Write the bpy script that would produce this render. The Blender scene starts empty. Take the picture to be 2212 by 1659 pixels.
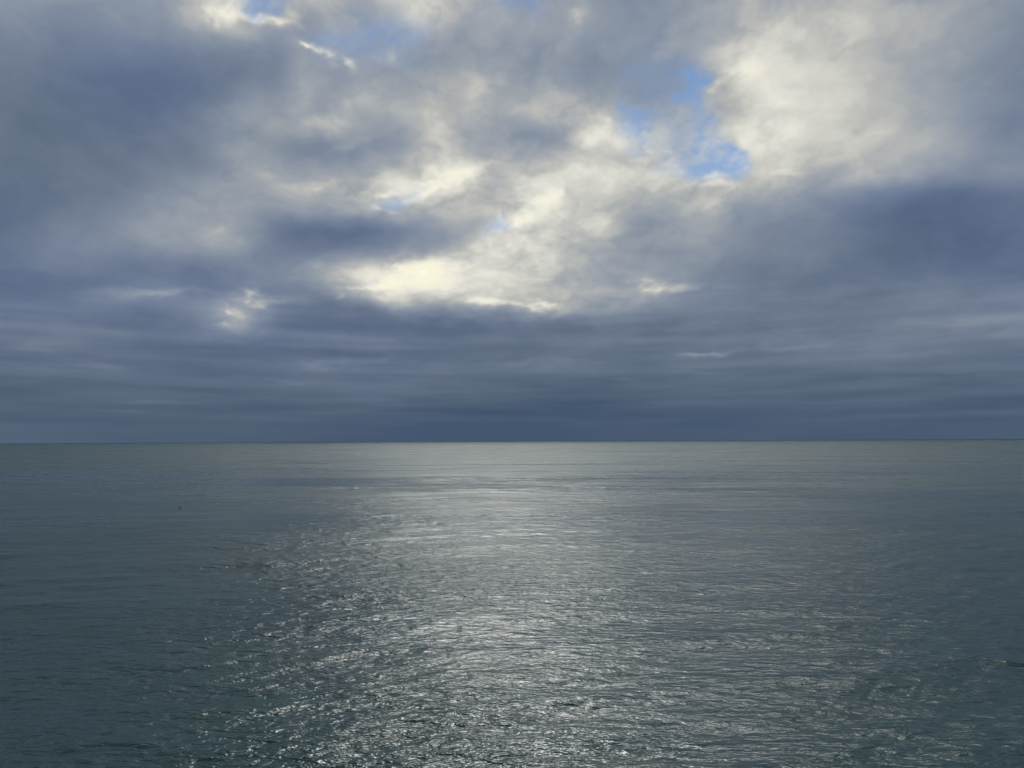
import bpy, math
import numpy as np
from mathutils import Matrix, Vector

scene = bpy.context.scene
C = scene.collection
R = math.radians

# ---------------------------------------------------------------- camera
EYE = 12.0                       # pier height above the sea
PITCH, ROLL, FPX = 4.25, -0.25, 1878.0 / 2500.0      # focal length in picture widths
cam_d = bpy.data.cameras.new('camera')
cam_d.sensor_width = 36.0
cam_d.lens = 36.0 * FPX
cam_d.clip_start = 0.1
cam_d.clip_end = 200000.0
cam = bpy.data.objects.new('camera', cam_d)
C.objects.link(cam)
CAM_ROT = Matrix.Rotation(R(90 + PITCH), 4, 'X') @ Matrix.Rotation(R(ROLL), 4, 'Z')
cam.matrix_world = Matrix.Translation((0, 0, EYE)) @ CAM_ROT
scene.camera = cam

# ---------------------------------------------------------------- world, sun, exposure
SUN_EL, SUN_AZ = 42.0, -1.5       # degrees; azimuth clockwise from the view axis (+Y)
world = bpy.data.worlds.new('World')
scene.world = world
world.use_nodes = True
wn, wl = world.node_tree.nodes, world.node_tree.links
wn.clear()
wo = wn.new('ShaderNodeOutputWorld')
wb = wn.new('ShaderNodeBackground')
ws = wn.new('ShaderNodeTexSky')
ws.sky_type = 'NISHITA'
ws.sun_disc = False
ws.sun_elevation = R(SUN_EL)
ws.sun_rotation = R(SUN_AZ)
ws.air_density = 1.0
ws.dust_density = 0.0
ws.ozone_density = 3.0
wb.inputs['Strength'].default_value = 0.095
world.cycles.sampling_method = 'NONE'
wl.new(ws.outputs[0], wb.inputs[0])
wl.new(wb.outputs[0], wo.inputs[0])

sun_d = bpy.data.lights.new('sun', 'SUN')
sun_d.energy = 1.0
sun_d.angle = R(16)
sun_d.color = (1.0, 0.95, 0.84)
sun = bpy.data.objects.new('sun', sun_d)
C.objects.link(sun)
sd = Vector((math.sin(R(SUN_AZ)) * math.cos(R(SUN_EL)), math.cos(R(SUN_AZ)) * math.cos(R(SUN_EL)), math.sin(R(SUN_EL))))
sun.rotation_euler = sd.to_track_quat('Z', 'Y').to_euler()
sun.location = sd * 500

scene.view_settings.view_transform = 'Standard'
scene.view_settings.look = 'None'
scene.view_settings.gamma = 1.0
scene.view_settings.exposure = 0.0
scene.view_settings.use_curve_mapping = False
scene.render.engine = 'CYCLES'
scene.cycles.max_bounces = 6
scene.cycles.transparent_max_bounces = 8
scene.cycles.use_denoising = True
scene.cycles.denoiser = 'OPENIMAGEDENOISE'
scene.cycles.denoising_input_passes = 'RGB_ALBEDO_NORMAL'

# ---------------------------------------------------------------- helpers
def hash2(ix, iy, seed):
    h = (ix.astype(np.int64) * 374761393 + iy.astype(np.int64) * 668265263 + seed * 1442695041) & 0xffffffff
    h = ((h ^ (h >> 13)) * 1274126177) & 0xffffffff
    h = ((h ^ (h >> 16)) * 2246822519) & 0xffffffff
    return (h ^ (h >> 15)) & 0xffffffff

def perlin(x, y, seed=0):
    ix = np.floor(x); iy = np.floor(y)
    fx = x - ix; fy = y - iy
    ux = fx * fx * fx * (fx * (fx * 6 - 15) + 10); uy = fy * fy * fy * (fy * (fy * 6 - 15) + 10)
    def g(ox, oy):
        a = hash2(ix + ox, iy + oy, seed) * (2 * math.pi / 4294967296.0)
        return np.cos(a) * (fx - ox) + np.sin(a) * (fy - oy)
    return ((g(0, 0) * (1 - ux) + g(1, 0) * ux) * (1 - uy) + (g(0, 1) * (1 - ux) + g(1, 1) * ux) * uy) * 1.5

def fbm(x, y, octaves=5, gain=0.5, seed=0):
    s = 0.0; a = 1.0; n = 0.0
    for o in range(octaves):
        s = s + a * perlin(x + 17.3 * o, y - 9.1 * o, seed + o)
        n += a; a *= gain
        x, y = 2.03 * (x * 0.8 - y * 0.6), 2.03 * (x * 0.6 + y * 0.8)
    return s / n * 1.4

def sstep(a, b, x):
    t = np.clip((x - a) / (b - a), 0, 1)
    return t * t * (3 - 2 * t)

def grid_mesh(name, P, wrap, attrs=None, smooth=True):
    """P: (rows, cols, 3) points joined as one quad sheet"""
    nr, nc = P.shape[:2]
    i = np.arange(nr - 1)[:, None]; j = np.arange(nc if wrap else nc - 1)[None, :]
    a = i * nc + j; b = i * nc + (j + 1) % nc
    q = np.stack([a, b, b + nc, a + nc], -1).reshape(-1, 4)
    me = bpy.data.meshes.new(name)
    me.vertices.add(nr * nc)
    me.vertices.foreach_set('co', P.reshape(-1).astype(np.float32))
    me.loops.add(q.size)
    me.loops.foreach_set('vertex_index', q.reshape(-1).astype(np.int32))
    me.polygons.add(len(q))
    me.polygons.foreach_set('loop_start', (np.arange(len(q)) * 4).astype(np.int32))
    me.update(calc_edges=True)
    if smooth:
        me.polygons.foreach_set('use_smooth', np.ones(len(q), dtype=bool))
    for k, v in (attrs or {}).items():
        at = me.attributes.new(k, 'FLOAT', 'POINT')
        at.data.foreach_set('value', v.reshape(-1).astype(np.float32))
    me.validate()
    ob = bpy.data.objects.new(name, me)
    C.objects.link(ob)
    return ob

# ---------------------------------------------------------------- the cloud deck
# brightness of the cloud base by compass direction and height above the horizon, every 100 x 50 units
# of a 2212-wide view of it (0..255); noise on the plane of the deck breaks the fields up
LIGHT = np.array([
 [140,140,146,153,162,192,180,172,172,188,165,156,150,142,142,150,160,170,172,170,160,150,135],
 [132,130,136,142,158,185,155,158,160,185,160,150,155,140,142,155,170,178,180,175,165,150,132],
 [125,122,125,128,135,140,140,150,155,160,150,145,150,140,145,155,180,190,185,178,165,150,130],
 [120,118,118,118,122,128,138,150,150,150,150,150,145,142,140,145,190,205,195,182,165,148,130],
 [118,115,112,110,112,125,150,155,155,162,168,172,168,150,140,150,200,210,198,185,165,145,128],
 [115,112,110,112,118,138,158,160,160,172,172,170,185,185,160,160,195,205,195,180,160,142,125],
 [112,110,112,115,125,148,150,150,155,165,165,158,172,205,180,170,200,200,190,175,158,140,125],
 [115,112,114,120,135,158,162,152,155,182,172,168,195,200,190,185,200,195,180,165,150,140,135],
 [112,112,115,125,142,160,165,185,200,215,185,175,195,190,180,175,170,150,135,125,118,112,115],
 [108,115,122,135,145,155,145,145,165,150,165,178,205,180,160,160,150,140,130,118,108,105,108],
 [108,118,128,138,150,150,122,114,116,135,155,192,198,172,152,160,140,135,125,112,104,104,106],
 [112,120,128,132,140,145,124,122,150,205,205,200,180,160,145,140,130,125,118,110,104,104,108],
 [112,118,115,112,115,118,128,160,222,236,222,205,182,165,150,140,125,118,112,110,112,112,115],
 [110,115,125,125,120,130,125,118,128,158,190,200,180,155,142,130,120,118,118,118,120,122,125],
 [115,118,115,112,116,125,118,112,106,105,108,110,118,118,115,115,118,116,114,114,118,118,125],
 [112,115,112,108,106,108,106,108,110,108,108,110,112,108,108,112,112,112,116,118,116,112,110],
 [100,106,105,104,102,102,106,110,108,106,106,108,110,108,108,110,108,106,104,104,104,102,100],
 [98,99,100,102,100,98,98,102,102,98,96,94,94,95,98,98,96,94,94,94,92,92,92],
 [94,94,92,92,90,90,90,88,84,82,80,80,80,82,84,84,84,84,84,86,86,86,86],
 [92,92,90,90,90,88,86,84,82,80,79,79,80,82,84,84,84,84,84,84,84,84,84]], dtype=float)
# single lit edges and dark bellies: centre, half sizes, turn (deg, clockwise), change of brightness
STROKES = [
 (495,35,26,30,20,58),(455,28,70,34,0,26),(570,40,46,9,8,60),(618,26,16,14,-30,28),(935,25,45,38,20,16),
 (658,95,15,5,10,70),(702,120,38,9,25,95),(738,134,18,8,10,62),(756,143,9,11,0,45),(845,126,18,12,-10,38),(806,130,14,7,0,22),
 (655,185,36,55,0,12),(780,225,30,34,20,14),(705,268,36,18,10,22),(680,330,85,30,8,-24),(845,300,36,34,0,-18),(745,318,50,9,-20,12),
 (585,380,30,16,0,14),(735,398,80,10,-6,26),(965,388,75,24,-14,40),(900,420,55,8,-22,32),(825,417,26,5,-12,32),(1000,372,70,10,-14,22),
 (828,447,14,5,10,26),(850,455,18,4,0,20),(760,490,170,26,-4,-10),
 (1080,478,12,10,0,30),(1078,455,7,10,0,26),
 (1240,28,18,26,20,30),(1435,105,26,14,-30,14),(1290,250,45,26,20,26),(1312,306,62,20,-10,26),(1168,290,72,30,8,-30),
 (1140,462,62,26,-38,40),(1112,480,26,8,-30,30),(1180,420,40,16,-40,24),(1110,388,14,10,0,30),
 (1535,376,20,6,-12,75),(1550,392,36,7,-4,24),(1500,400,40,8,-10,14),
 (1612,150,42,18,-20,30),(1560,175,30,10,-30,28),(1533,197,14,7,-20,30),(1690,228,22,16,0,20),(1640,290,46,24,20,28),(1712,285,32,18,20,20),(1590,350,12,12,0,24),(1588,236,34,38,0,-26),
 (1700,372,40,6,0,16),(1640,120,60,50,0,10),
 (1552,450,22,42,10,18),(1390,480,60,30,0,-14),
 (905,588,55,22,-8,34),(850,612,48,5,-4,36),(772,619,22,3,0,58),(728,628,6,10,0,26),(960,621,20,5,0,24),(1030,566,40,14,-12,20),(1100,540,16,16,0,24),(1045,590,30,8,0,18),
 (1100,656,70,8,6,30),(1160,662,50,8,0,30),(1080,500,26,26,0,14),(895,590,62,22,-6,60),(900,600,120,40,0,10),(1100,655,80,10,4,16),(930,392,120,26,-8,8),(1010,560,60,18,-20,-12),(640,420,60,40,0,8),(1250,440,60,40,0,-10),
 (496,688,26,20,0,56),(494,687,9,6,0,28),(486,672,6,12,0,24),(545,645,28,9,2,46),(538,644,8,6,0,18),(605,650,45,8,0,26),(506,690,62,36,0,26),
 (345,631,95,8,2,22),(300,640,80,14,0,8),(490,520,36,40,0,14),(480,505,16,12,0,10),
 (702,790,46,12,0,20),(820,776,70,6,-4,12),(62,757,50,9,4,12),(210,790,70,8,8,7),(330,868,62,2.6,0,12),(268,887,40,2.2,0,11),
 (620,827,60,3,0,8),(800,862,60,5,3,9),(1000,690,230,18,1,-9),(1430,622,88,10,2,40),(1300,632,110,14,4,14),
 (1512,762,44,6,-2,24),(1680,748,140,6,-5,9),(1350,820,34,5,0,9),(1520,808,90,3,2,7),(2175,722,50,7,-3,12),(1950,705,120,6,-4,5),
 (2085,555,130,46,4,-7),(1960,440,170,60,0,-6),(300,205,130,60,8,-7),(2050,810,160,4,-2,-6),(1900,838,180,4,-1,4),(80,830,120,6,0,-5),
 (860,740,90,12,0,5),(970,705,60,8,0,5),(640,740,80,8,4,4),(1120,782,90,4,-2,7),(430,845,120,5,0,-4),(1750,640,150,10,-6,5),(2100,690,110,20,-6,6)]
# breaks with blue sky behind: polygons in the same units, strength and softness
GAPS = [
 ([(1478,150),(1500,140),(1528,160),(1521,190),(1516,215),(1530,245),(1540,300),(1500,300),(1490,238),(1455,232),(1450,215),(1470,195)], 1.0, 10),
 ([(1530,285),(1570,308),(1604,325),(1602,358),(1570,368),(1520,378),(1500,386),(1484,365),(1470,340),(1440,325),(1500,300)], .92, 11),
 ([(1350,235),(1440,230),(1540,240),(1545,320),(1490,350),(1420,345),(1385,320),(1345,270)], .85, 17),
 ([(1358,243),(1408,236),(1414,272),(1395,280),(1365,264)], .75, 9),
 ([(1370,150),(1440,120),(1500,130),(1480,220),(1400,220)], .35, 28),
 ([(515,-30),(610,-30),(606,12),(590,28),(560,34),(535,20)], .72, 9),
 ([(760,70),(840,40),(900,60),(880,110),(845,112),(800,112),(740,108),(700,85)], .6, 28),
 ([(808,440),(838,424),(878,412),(905,418),(880,434),(850,450)], .5, 9),
 ([(1050,500),(1066,474),(1090,462),(1098,480),(1080,500)], .45, 10),
 ([(1060,-20),(1180,-20),(1160,12),(1090,18)], .5, 16),
]

def poly_sdf(px, py, pts):
    d = np.full(px.shape, 1e9); inside = np.zeros(px.shape, bool)
    n = len(pts)
    for k in range(n):
        x0, y0 = pts[k]; x1, y1 = pts[(k + 1) % n]
        ex, ey = x1 - x0, y1 - y0
        t = np.clip(((px - x0) * ex + (py - y0) * ey) / (ex * ex + ey * ey), 0, 1)
        d = np.minimum(d, np.hypot(px - x0 - t * ex, py - y0 - t * ey))
        c = ((y0 > py) != (y1 > py)) & (px < (x1 - x0) * (py - y0) / ((y1 - y0) if y1 != y0 else 1e-9) + x0)
        inside ^= c
    return np.where(inside, d, -d)

def bicubic(G, gu, gv):
    nr, nc = G.shape
    gu = np.clip(gu, 0, nc - 1.001); gv = np.clip(gv, 0, nr - 1.001)
    iu = np.floor(gu).astype(int); iv = np.floor(gv).astype(int)
    fu = gu - iu; fv = gv - iv
    def w(t):
        # cubic B-spline: smooth fields, no grid pattern
        return [(1 - t) ** 3 / 6, (3 * t ** 3 - 6 * t * t + 4) / 6, (-3 * t ** 3 + 3 * t * t + 3 * t + 1) / 6, t ** 3 / 6]
    wu, wv = w(fu), w(fv)
    out = 0
    for a in range(4):
        r = np.clip(iv + a - 1, 0, nr - 1)
        for b in range(4):
            c = np.clip(iu + b - 1, 0, nc - 1)
            out = out + wv[a] * wu[b] * G[r, c]
    return out
# sharpen the table so that the smoothing spline passes near its values
_Gp = np.pad(LIGHT, 1, mode='edge')
LIGHT_S = LIGHT + 0.55 * (LIGHT - (_Gp[:-2, 1:-1] + _Gp[2:, 1:-1] + _Gp[1:-1, :-2] + _Gp[1:-1, 2:]) / 4)

def deck(az, el):
    """az, el (deg) -> brightness (0..~2.5), opacity, blueness of the cloud in that direction"""
    a, e = np.radians(az), np.radians(el)
    dx, dy, dz = np.sin(a) * np.cos(e), np.cos(a) * np.cos(e), np.sin(e)
    aw = (az + 180) % 360 - 180                               # billows look rounder overhead, flatter low down
    qx, qy = aw * 0.05 + 20, (el + 13 * np.log(np.maximum(el, 0) + 2.2)) * 0.05
    near_h = sstep(0, 9, el)
    M = np.array(CAM_ROT.to_3x3().transposed())
    cx = M[0, 0] * dx + M[0, 1] * dy + M[0, 2] * dz
    cy = M[1, 0] * dx + M[1, 1] * dy + M[1, 2] * dz
    cz = -(M[2, 0] * dx + M[2, 1] * dy + M[2, 2] * dz)
    front = cz > 0.25
    czs = np.maximum(cz, 0.25)
    u = 1106 + cx / czs * FPX * 2212
    v = 829.5 - cy / czs * FPX * 2212
    # domain warp
    amp = 14 + 34 * near_h
    wu = fbm(qx * 1.6, qy * 1.6, 5, 0.55, 3); wv = fbm(qx * 1.6 + 40, qy * 1.6, 5, 0.55, 11)
    uu = u + amp * 1.3 * wu; vv = v + amp * (0.25 + 0.65 * near_h) * wv
    L = bicubic(LIGHT_S, uu / 100.0, vv / 50.0)
    fu = fbm(qx * 4.2, qy * 4.2, 4, 0.6, 31); fv = fbm(qx * 4.2 + 9, qy * 4.2, 4, 0.6, 37)
    gu = fbm(qx * 9 + 3, qy * 9, 4, 0.6, 41); gv = fbm(qx * 9 + 13, qy * 9, 4, 0.6, 47)
    us = u + 24 * fu + 9 * gu + 0.2 * amp * wu; vs = v + (3 + 14 * near_h) * fv + (1 + 6 * near_h) * gv + 0.1 * amp * wv
    brk = np.clip(0.75 + 0.9 * gu - 0.7 * fv, 0.1, 1.5)
    for (x0, y0, rx, ry, ang, dl) in STROKES:
        c, s = math.cos(R(ang)), math.sin(R(ang))
        X = ((us - x0) * c + (vs - y0) * s) / rx; Y = (-(us - x0) * s + (vs - y0) * c) / ry
        rr = X * X + Y * Y
        L = L + dl * np.exp(-0.75 * rr) * (brk if dl > 18 and min(rx, ry) < 30 else 0.9)
    # billows: stronger where the deck is thin and bright
    n1 = fbm(qx * 2.6 + 5, qy * 2.6, 6, 0.5, 51)
    n2 = fbm(qx * 7.5 + 5, qy * 7.5, 5, 0.52, 71)
    rid = 1 - np.abs(fbm(qx * 4.0 + 2, qy * 4.0, 5, 0.5, 91)) * 2.2
    th = sstep(115, 205, L)
    L = L + 3 * th
    bil = np.abs(fbm(qx * 3.6 + 0.35 * fu + 7, qy * 3.6 + 0.35 * fv, 5, 0.48, 95)) * 2.4
    calm = 1 - 0.5 * np.exp(-((u - 1830) / 300) ** 2 - ((v - 190) / 170) ** 2)
    L0 = L
    L = L + n1 * (7 + 14 * th) * (0.35 + 0.65 * near_h) + n2 * (1.0 + 6 * th) * near_h + (rid - 0.55) * (1.5 + 7 * th) * near_h + (bil - 0.6) * (3 + 15 * th) * near_h
    L = L0 + (L - L0) * calm
    # long thin bands low over the sea
    low = 1 - sstep(5, 14, el)
    L = L + low * sstep(0.2, 2.0, el) * (fbm(az * 0.055, el * 1.0, 4, 0.5, 131) * 10 + fbm(az * 0.11, el * 1.7, 4, 0.5, 141) * 6)
    # gaps
    gap = np.zeros_like(u)
    ug = u + 26 * fu + 20 * gu + 8 * n2; vg = v + 22 * fv + 16 * gv + 8 * n1
    for pts, st, soft in GAPS:
        xs = [p[0] for p in pts]; ys = [p[1] for p in pts]
        m = (u > min(xs) - 90) & (u < max(xs) + 90) & (v > min(ys) - 90) & (v < max(ys) + 90) & front
        if m.any():
            sdf = poly_sdf(ug[m], vg[m], pts)
            gap[m] = np.maximum(gap[m], st * sstep(-soft * 2.4, soft * 1.6, sdf))
    # a ragged wisp hangs in the largest break
    wis = np.exp(-0.7 * (((us - 1455) / 46) ** 2 + ((vs - 286) / 42) ** 2)) * 1.45 + 0.5 * np.exp(-(((us - 1400) / 34) ** 2 + ((vs - 318) / 18) ** 2))
    wis = np.clip(wis * (0.75 + 0.9 * n2 + 0.6 * gu + 0.35 * rid), 0, 0.62)
    veil = np.clip(0.16 + 0.75 * fbm(qx * 8, qy * 8, 5, 0.6, 201), 0, 0.8)
    gap = gap * (1 - wis) * (1 - veil * 0.9)
    L = L + 22 * np.clip(wis, 0, 1) * (gap > 0.01) + 14 * veil * gap
    L = np.where(L > 200, 200 + 46 * (1 - np.exp(-(L - 200) / 46.0)), L)
    cover = 1 - gap
    # unseen sky above and around: glow and base brightness shaped to light the sea
    base = 186 - 85 * sstep(42, 64, el) + 24 * fbm(qx * 1.2 + 3, qy * 1.2, 5, 0.55, 301)
    da = np.abs((az - SUN_AZ + 180) % 360 - 180)
    base = base + UP_GLOW(az, el) * (1 + 0.35 * fbm(qx * 3 + 8, qy * 3, 5, 0.6, 311))
    out = np.maximum(sstep(37.0, 50.0, np.abs((az + 180) % 360 - 180)), sstep(30.6, 34.0, el))
    L = L * (1 - out) + base * out
    cover = cover * (1 - out) + out * (1 - 0.3 * sstep(20, 160, UP_GLOW(az, el)))
    b = 0.24 + 0.55 * fbm(qx * 0.8 + 12, qy * 0.8, 3, 0.5, 401)
    for (x0, y0, rx, ry, dl) in ((270,190,190,110,.55),(1040,695,260,30,.6),(2090,560,180,80,.5),(800,490,160,35,.4),(1130,80,160,60,.35),(820,80,110,60,.5),(1960,450,200,80,.35),(640,200,80,120,-.3),(1300,560,200,90,-.25)):
        b = b + 0.55 * dl * np.exp(-((u - x0) / rx) ** 2 - ((v - y0) / ry) ** 2)
    b = b * (1 - 0.75 * th) * (0.1 + 0.9 * sstep(3, 12, el))
    b = b * (1 - out) + (0.85 + 0.15 * sstep(10, 80, UP_GLOW(az, el))) * out
    return L / 255.0, cover, np.clip(b, 0, 1.2)

def UP_GLOW(az, el):  # sun through thin cloud, edges shaped for the bright column on the sea
    a = (az + 180) % 360 - 180
    right = 2 + 14 * sstep(38, 58, el)
    g = 450 * sstep(-11.5, -8.5, a) * (1 - sstep(right - 4, right + 8, a) * (1 - 0.22 * (1 - sstep(14, 26, a)))) * np.exp(-(np.abs(el - 38) / 17.5) ** 4)
    g = g + 340 * np.exp(-((a - 23) / 8.0) ** 2 - ((el - 47) / 15.0) ** 2) * (0.6 + 0.9 * perlin(a / 3.0, el / 5.0, 77))  # second unseen glow, added for the shimmer band on the right-hand water
    return g

az = np.concatenate([np.arange(-180, -42, 2.0), np.arange(-42, 42, 0.075), np.arange(42, 180, 2.0)])
el = np.concatenate([np.array([-3.0, -1.0, -0.3]), np.arange(0, 33, 0.075), np.arange(33, 90, 1.0), np.array([89.9])])
AZ, EL = np.meshgrid(az, el)
Lc, cover, blue = deck(AZ, EL)
ar, er = np.radians(AZ), np.radians(EL)
rad = 1.0 / np.sqrt((np.cos(er) / 70000.0) ** 2 + (np.sin(er) / 9000.0) ** 2)
P = np.stack([np.sin(ar) * np.cos(er) * rad, np.cos(ar) * np.cos(er) * rad, np.sin(er) * rad], -1)
sky = grid_mesh('sky', P, True, {'cloud_light': Lc, 'cloud_cover': cover, 'cloud_blue': blue})
sky['kind'] = 'structure'

def new_mat(name):
    m = bpy.data.materials.new(name); m.use_nodes = True
    m.node_tree.nodes.clear()
    return m, m.node_tree.nodes, m.node_tree.links

def s2l(c):
    return tuple(((x / 255) / 12.92 if x / 255 <= 0.04045 else ((x / 255 + 0.055) / 1.055) ** 2.4) for x in c)

m, N, L_ = new_mat('overcast_sky')
out = N.new('ShaderNodeOutputMaterial')
aL = N.new('ShaderNodeAttribute'); aL.attribute_name = 'cloud_light'
aC = N.new('ShaderNodeAttribute'); aC.attribute_name = 'cloud_cover'
aB = N.new('ShaderNodeAttribute'); aB.attribute_name = 'cloud_blue'
def ramp(stops):
    r = N.new('ShaderNodeValToRGB'); r.color_ramp.interpolation = 'LINEAR'
    e = r.color_ramp.elements
    while len(e) > 1: e.remove(e[-1])
    e[0].position = stops[0][0]; e[0].color = (*s2l(stops[0][1]), 1)
    for p, c in stops[1:]:
        k = e.new(p); k.color = (*s2l(c), 1)
    L_.new(aL.outputs['Fac'], r.inputs[0])
    return r
grey = ramp([(.25,(58,74,98)),(.315,(70,87,112)),(.36,(81,98,118)),(.43,(99,113,134)),(.50,(119,131,149)),(.57,(139,149,162)),(.65,(162,167,172)),(.72,(185,186,182)),(.80,(212,211,203)),(.88,(238,235,221)),(.93,(248,244,220)),(1.0,(255,253,236))])
blu  = ramp([(.25,(60,75,104)),(.315,(69,85,114)),(.36,(78,94,126)),(.43,(95,112,145)),(.50,(116,131,160)),(.57,(139,150,170)),(.65,(161,169,180)),(.72,(184,187,192)),(.80,(207,209,206)),(.88,(229,229,220)),(.94,(243,242,232)),(1.0,(250,251,248))])
mx = N.new('ShaderNodeMix'); mx.data_type = 'RGBA'; mx.clamp_factor = True
L_.new(aB.outputs['Fac'], mx.inputs[0]); L_.new(grey.outputs[0], mx.inputs[6]); L_.new(blu.outputs[0], mx.inputs[7])
# above full scale the unseen glow is boosted further to brighten the sea
mr = N.new('ShaderNodeMapRange'); mr.inputs[1].default_value = 0.95; mr.inputs[2].default_value = 2.2
mr.inputs[3].default_value = 1.0; mr.inputs[4].default_value = 17.0
L_.new(aL.outputs['Fac'], mr.inputs[0])
em = N.new('ShaderNodeEmission')
L_.new(mx.outputs[2], em.inputs[0]); L_.new(mr.outputs[0], em.inputs[1])
tr = N.new('ShaderNodeBsdfTransparent')
ms = N.new('ShaderNodeMixShader')
cm = N.new('ShaderNodeMath'); cm.operation = 'MULTIPLY'; cm.inputs[1].default_value = 1.0
L_.new(aC.outputs['Fac'], cm.inputs[0])
L_.new(cm.outputs[0], ms.inputs[0]); L_.new(tr.outputs[0], ms.inputs[1]); L_.new(em.outputs[0], ms.inputs[2])
L_.new(ms.outputs[0], out.inputs[0])
m.cycles.emission_sampling = 'NONE'
sky.data.materials.append(m)

# ---------------------------------------------------------------- the sea
rng = np.random.default_rng(7)
r1 = EYE / np.tan(np.radians(np.concatenate([np.linspace(50, 25, 60)[:-1], np.arange(25, 0.35, -0.045)])))
r2 = r1[-1] * np.exp(np.linspace(0, math.log(66000 / r1[-1]), 40))[1:]
rr = np.concatenate([np.linspace(0.5, r1[0], 16)[:-1], r1, r2])
wa = np.concatenate([np.arange(-180, -42, 2.0), np.arange(-42, 42, 0.07), np.arange(42, 180, 2.0)])
A2, R2 = np.meshgrid(np.radians(wa), rr)
X, Y = np.sin(A2) * R2, np.cos(A2) * R2
dr = np.gradient(rr)[:, None] * np.ones_like(A2)
da_ = np.gradient(np.radians(wa))[None, :] * R2
gust = 1 + 0.45 * fbm(X / 55 + 3, Y / 90, 4, 0.55, 501)
Z = np.zeros_like(X)
NW = 110
lam = np.exp(rng.uniform(math.log(0.45), math.log(16.0), NW))
dirs = np.radians(-90 + 18) + rng.normal(0, 1, NW) * np.radians(np.where(lam > 4, 14, 25))
ph = rng.uniform(0, 2 * math.pi, NW)
sig = 0.085
for l, d, p in zip(lam, dirs, ph):
    k = 2 * math.pi / l
    s = sig * math.sqrt(2.0 / NW) * (0.9 if l > 5 else 1.0)
    amp = s / k
    kx, ky = k * math.cos(d), k * math.sin(d)
    foot = np.maximum(np.abs(da_ * math.cos(d)) + np.abs(da_ * 0.2), 0) + dr * abs(math.sin(d)) * 1.0
    w = sstep(2.0, 3.6, l / np.maximum(foot, 1e-6))
    t = kx * X + ky * Y + p
    Z += amp * w * (np.sin(t) * gust)
# a few steeper swell crests: bearing (deg), distance (m), width along the crest, depth, height
CRESTS = [(-26.2,79,7,2.6,.30),(-8.3,78,4.2,2.2,.34),(-5,46,3.0,1.5,.22),(3.9,47,2.2,1.4,.18),(16.6,54,3.4,1.6,.24),(13.7,54,2.2,1.4,.2),
          (21.2,55,3.0,1.5,.22),(32,50,3.6,1.6,.24),(13,38,2.8,1.2,.2),(4,33.5,2.4,1.0,.14),(-20,44,2.4,1.4,.18),(-30,60,8,2.2,.22),(27,36,2.6,1.1,.18),
          (-31,68,9,2.5,.24),(8,64,4,2,.22),(-22,38,2.2,1.1,.15),(30,80,8,2.6,.26),(24,104,10,3.4,.3),(-16,120,9,3.5,.3),(-28,140,14,4,.36),(3,115,8,3,.24),
          (-13,31,1.6,.9,.12),(20,31,2,.9,.13),(33,33,2.2,1,.14),(-24,31,1.8,.9,.13),(30,150,20,5,.4),(-20,190,24,6,.45),(-30,240,30,8,.5),(-12,210,16,6,.4)]
wob = fbm(X / 3.0, Y / 3.0, 3, 0.5, 611)
for be, di, sw, dp, hh in CRESTS:
    x0, y0 = di * math.sin(R(be)), di * math.cos(R(be))
    q = (X - x0) / (sw * 0.55)
    w_ = Y - y0 + 0.22 * (X - x0) * (1 if be > 8 else -0.3) + 0.5 * wob * dp
    Z += 0.42 * hh * np.exp(-q * q) * np.exp(-(w_ / (dp * 0.55)) ** 2) * (0.9 + 0.4 * wob)
P = np.stack([X, Y, Z], -1)
sea = grid_mesh('sea_water', P, True)
sea['kind'] = 'structure'

m, N, L_ = new_mat('sea_water')
out = N.new('ShaderNodeOutputMaterial')
pb = N.new('ShaderNodeBsdfPrincipled')
pb.inputs['Base Color'].default_value = (0.009, 0.042, 0.041, 1)
pb.inputs['IOR'].default_value = 1.39
geo = N.new('ShaderNodeNewGeometry')
def math_(op, a=None, b=None, c=None, clamp=False):
    n = N.new('ShaderNodeMath'); n.operation = op; n.use_clamp = clamp
    for i, x in enumerate((a, b, c)):
        if x is None: continue
        if isinstance(x, (int, float)): n.inputs[i].default_value = x
        else: L_.new(x, n.inputs[i])
    return n.outputs[0]
def vmath(op, a=None, b=None):
    n = N.new('ShaderNodeVectorMath'); n.operation = op
    for i, x in enumerate((a, b)):
        if x is None: continue
        if isinstance(x, tuple): n.inputs[i].default_value = x
        else: L_.new(x, n.inputs[i])
    return n
pos = geo.outputs['Position']
flat = vmath('MULTIPLY', pos, (1, 1, 0)).outputs[0]
dist = vmath('LENGTH', flat).outputs[1]
def mapr(x, a, b, c, d, smooth=True):
    n = N.new('ShaderNodeMapRange'); n.interpolation_type = 'SMOOTHSTEP' if smooth else 'LINEAR'
    L_.new(x, n.inputs[0])
    for i, q in enumerate((a, b, c, d)): n.inputs[i + 1].default_value = q
    return n.outputs[0]
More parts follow.
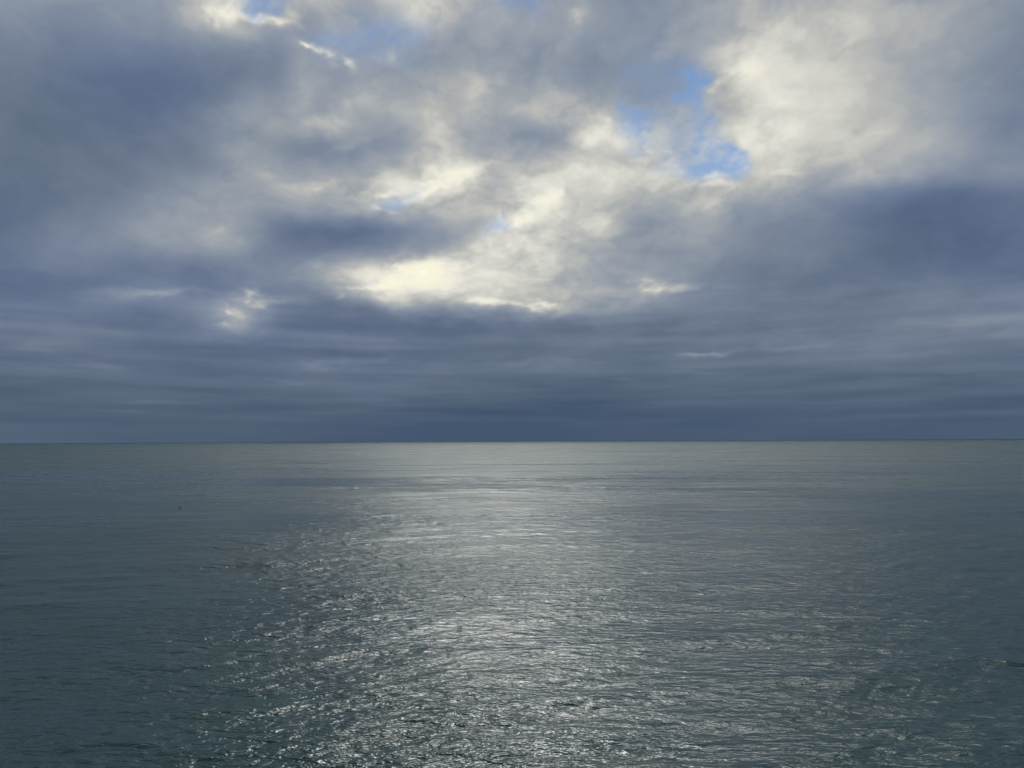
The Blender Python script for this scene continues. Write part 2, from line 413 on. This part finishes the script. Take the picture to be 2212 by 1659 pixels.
def slopes(scale, stretch, turn, detail, eps, offs, rough=0.6):
    mp = N.new('ShaderNodeMapping'); mp.inputs['Rotation'].default_value = (0, 0, R(turn)); mp.inputs['Scale'].default_value = (stretch, 1, 1)
    def h(dx, dy):
        ad = vmath('ADD', flat, (dx + offs, dy, 0)).outputs[0]
        q = mp if (dx, dy) == (0, 0) else None
        n_ = N.new('ShaderNodeMapping'); n_.inputs['Rotation'].default_value = (0, 0, R(turn)); n_.inputs['Scale'].default_value = (stretch, 1, 1)
        L_.new(ad, n_.inputs[0])
        t = N.new('ShaderNodeTexNoise'); t.noise_dimensions = '2D'
        t.inputs['Scale'].default_value = scale; t.inputs['Detail'].default_value = detail
        t.inputs['Roughness'].default_value = rough; t.inputs['Distortion'].default_value = 0.25
        L_.new(n_.outputs[0], t.inputs[0])
        return t.outputs[0]
    h0, hx, hy = h(0, 0), h(eps, 0), h(0, eps)
    N.remove(mp)
    return math_('DIVIDE', math_('SUBTRACT', hx, h0), eps), math_('DIVIDE', math_('SUBTRACT', hy, h0), eps)
ax, ay = slopes(2.0, 0.5, 14, 3, 0.025, 0)
cx_, cy_ = slopes(0.5, 0.45, -12, 2, 0.08, 31)
fx_, fy_ = slopes(0.05, 0.22, 3, 4, 1.0, 77, 0.65)
gn = N.new('ShaderNodeTexNoise'); gn.noise_dimensions = '2D'; gn.inputs['Scale'].default_value = 0.035; gn.inputs['Detail'].default_value = 4
gm = N.new('ShaderNodeMapping'); gm.inputs['Scale'].default_value = (0.6, 1, 1); L_.new(flat, gm.inputs[0]); L_.new(gm.outputs[0], gn.inputs[0])
gustf = mapr(gn.outputs[0], 0.3, 0.7, 0.55, 1.25)
fine = math_('MULTIPLY', gustf, mapr(dist, 40, 300, 0.29, 0.02))
mid = math_('MULTIPLY', gustf, mapr(dist, 60, 700, 0.46, 0.06))
far = mapr(dist, 60, 250, 0.0, 3.0)
sx = math_('ADD', math_('ADD', math_('MULTIPLY', ax, fine), math_('MULTIPLY', cx_, mid)), math_('MULTIPLY', fx_, far))
sy = math_('ADD', math_('ADD', math_('MULTIPLY', ay, fine), math_('MULTIPLY', cy_, mid)), math_('MULTIPLY', fy_, far))
sx = math_('MULTIPLY', sx, 0.6)
cv = N.new('ShaderNodeCombineXYZ'); L_.new(sx, cv.inputs[0]); L_.new(sy, cv.inputs[1])
nn = vmath('NORMALIZE', vmath('SUBTRACT', geo.outputs['Normal'], cv.outputs[0]).outputs[0]).outputs[0]
L_.new(nn, pb.inputs['Normal'])
# wind lanes: long ribbons of rougher and smoother water
ln = N.new('ShaderNodeTexNoise'); ln.noise_dimensions = '2D'; ln.inputs['Scale'].default_value = 1.0; ln.inputs['Detail'].default_value = 5; ln.inputs['Roughness'].default_value = 0.6
lm = N.new('ShaderNodeMapping'); lm.inputs['Scale'].default_value = (0.006, 0.03, 1); lm.inputs['Rotation'].default_value = (0, 0, R(3)); L_.new(flat, lm.inputs[0]); L_.new(lm.outputs[0], ln.inputs[0])
rg = math_('MULTIPLY', mapr(dist, 25, 600, 0.21, 0.40), mapr(ln.outputs[0], 0.3, 0.7, 0.70, 1.22))
L_.new(rg, pb.inputs['Roughness'])
L_.new(pb.outputs[0], out.inputs[0])
sea.data.materials.append(m)

# ---------------------------------------------------------------- two seabirds
def bird_mat():
    m, N, L_ = new_mat('dark_feathers')
    o = N.new('ShaderNodeOutputMaterial'); p = N.new('ShaderNodeBsdfPrincipled'); t = N.new('ShaderNodeTexNoise'); c = N.new('ShaderNodeValToRGB')
    t.inputs['Scale'].default_value = 30
    c.color_ramp.elements[0].color = (0.008, 0.009, 0.01, 1); c.color_ramp.elements[1].color = (0.03, 0.03, 0.033, 1)
    L_.new(t.outputs[0], c.inputs[0]); L_.new(c.outputs[0], p.inputs['Base Color']); p.inputs['Roughness'].default_value = 0.6
    L_.new(p.outputs[0], o.inputs[0])
    return m
BM = bird_mat()
def skin_body(name, pts, edges, radii):
    me = bpy.data.meshes.new(name); me.from_pydata(pts, edges, []); me.materials.append(BM)
    ob = bpy.data.objects.new(name, me); C.objects.link(ob)
    sk = ob.modifiers.new('skin', 'SKIN'); sk.use_smooth_shade = True
    for i, rr_ in enumerate(radii):
        me.skin_vertices[0].data[i].radius = rr_
        me.skin_vertices[0].data[i].use_root = (i == 0)
    sub = ob.modifiers.new('smooth', 'SUBSURF'); sub.levels = sub.render_levels = 2
    return ob
def sea_point(u, v, dist=None):
    """direction seen at (u, v) of a 2212 x 1659 view; returns the point on the sea, or at a distance"""
    d = CAM_ROT.to_3x3() @ Vector(((u - 1106) / 2212 / FPX, (829.5 - v) / 2212 / FPX, -1)).normalized()
    t = dist if dist else -EYE / d.z
    return Vector((0, 0, EYE)) + d * t
# a cormorant-like bird sitting low on the water, bill to the left
p = sea_point(389, 1097.5)
b1 = skin_body('seabird', [(0,0,.03),(.12,0,.06),(.24,0,.05),(.34,0,.03),(-.12,0,.05),(-.17,0,.13),(-.17,0,.21),(-.20,0,.26),(-.26,0,.26),(-.32,0,.25)],
               [(0,1),(1,2),(2,3),(0,4),(4,5),(5,6),(6,7),(7,8),(8,9)],
               [(.085,.075),(.075,.065),(.045,.03),(.02,.01),(.06,.055),(.03,.03),(.024,.024),(.03,.03),(.014,.012),(.006,.005)])
b1.location = (p.x, p.y, 0.02); b1.rotation_euler = (0, 0, R(25)); b1.scale = (1.15, 1.15, 1.15)
b1['label'] = 'tiny black seabird sitting on the calm grey water, left of the silvery glitter'
b1['category'] = 'bird'
# a bird flying far off against the slate cloud, wings raised
p = sea_point(1829, 797, 190)
b2 = skin_body('seabird', [(0,0,0),(.0,.12,.01),(0,.24,.0),(0,-.13,.01),(0,-.21,.02),(0,-.28,.01),
                           (.12,-.03,.06),(.27,-.06,.13),(.42,.04,.10),(-.12,-.03,.06),(-.27,-.06,.13),(-.42,.04,.10)],
               [(0,1),(1,2),(0,3),(3,4),(4,5),(0,6),(6,7),(7,8),(0,9),(9,10),(10,11)],
               [(.055,.055),(.04,.035),(.03,.008),(.045,.045),(.032,.032),(.008,.008),(.05,.018),(.045,.012),(.012,.005),(.05,.018),(.045,.012),(.012,.005)])
b2.location = p; b2.rotation_euler = (R(4), R(-8), R(20))
b2['label'] = 'tiny dark bird flying low above the right part of the horizon'
b2['category'] = 'bird'
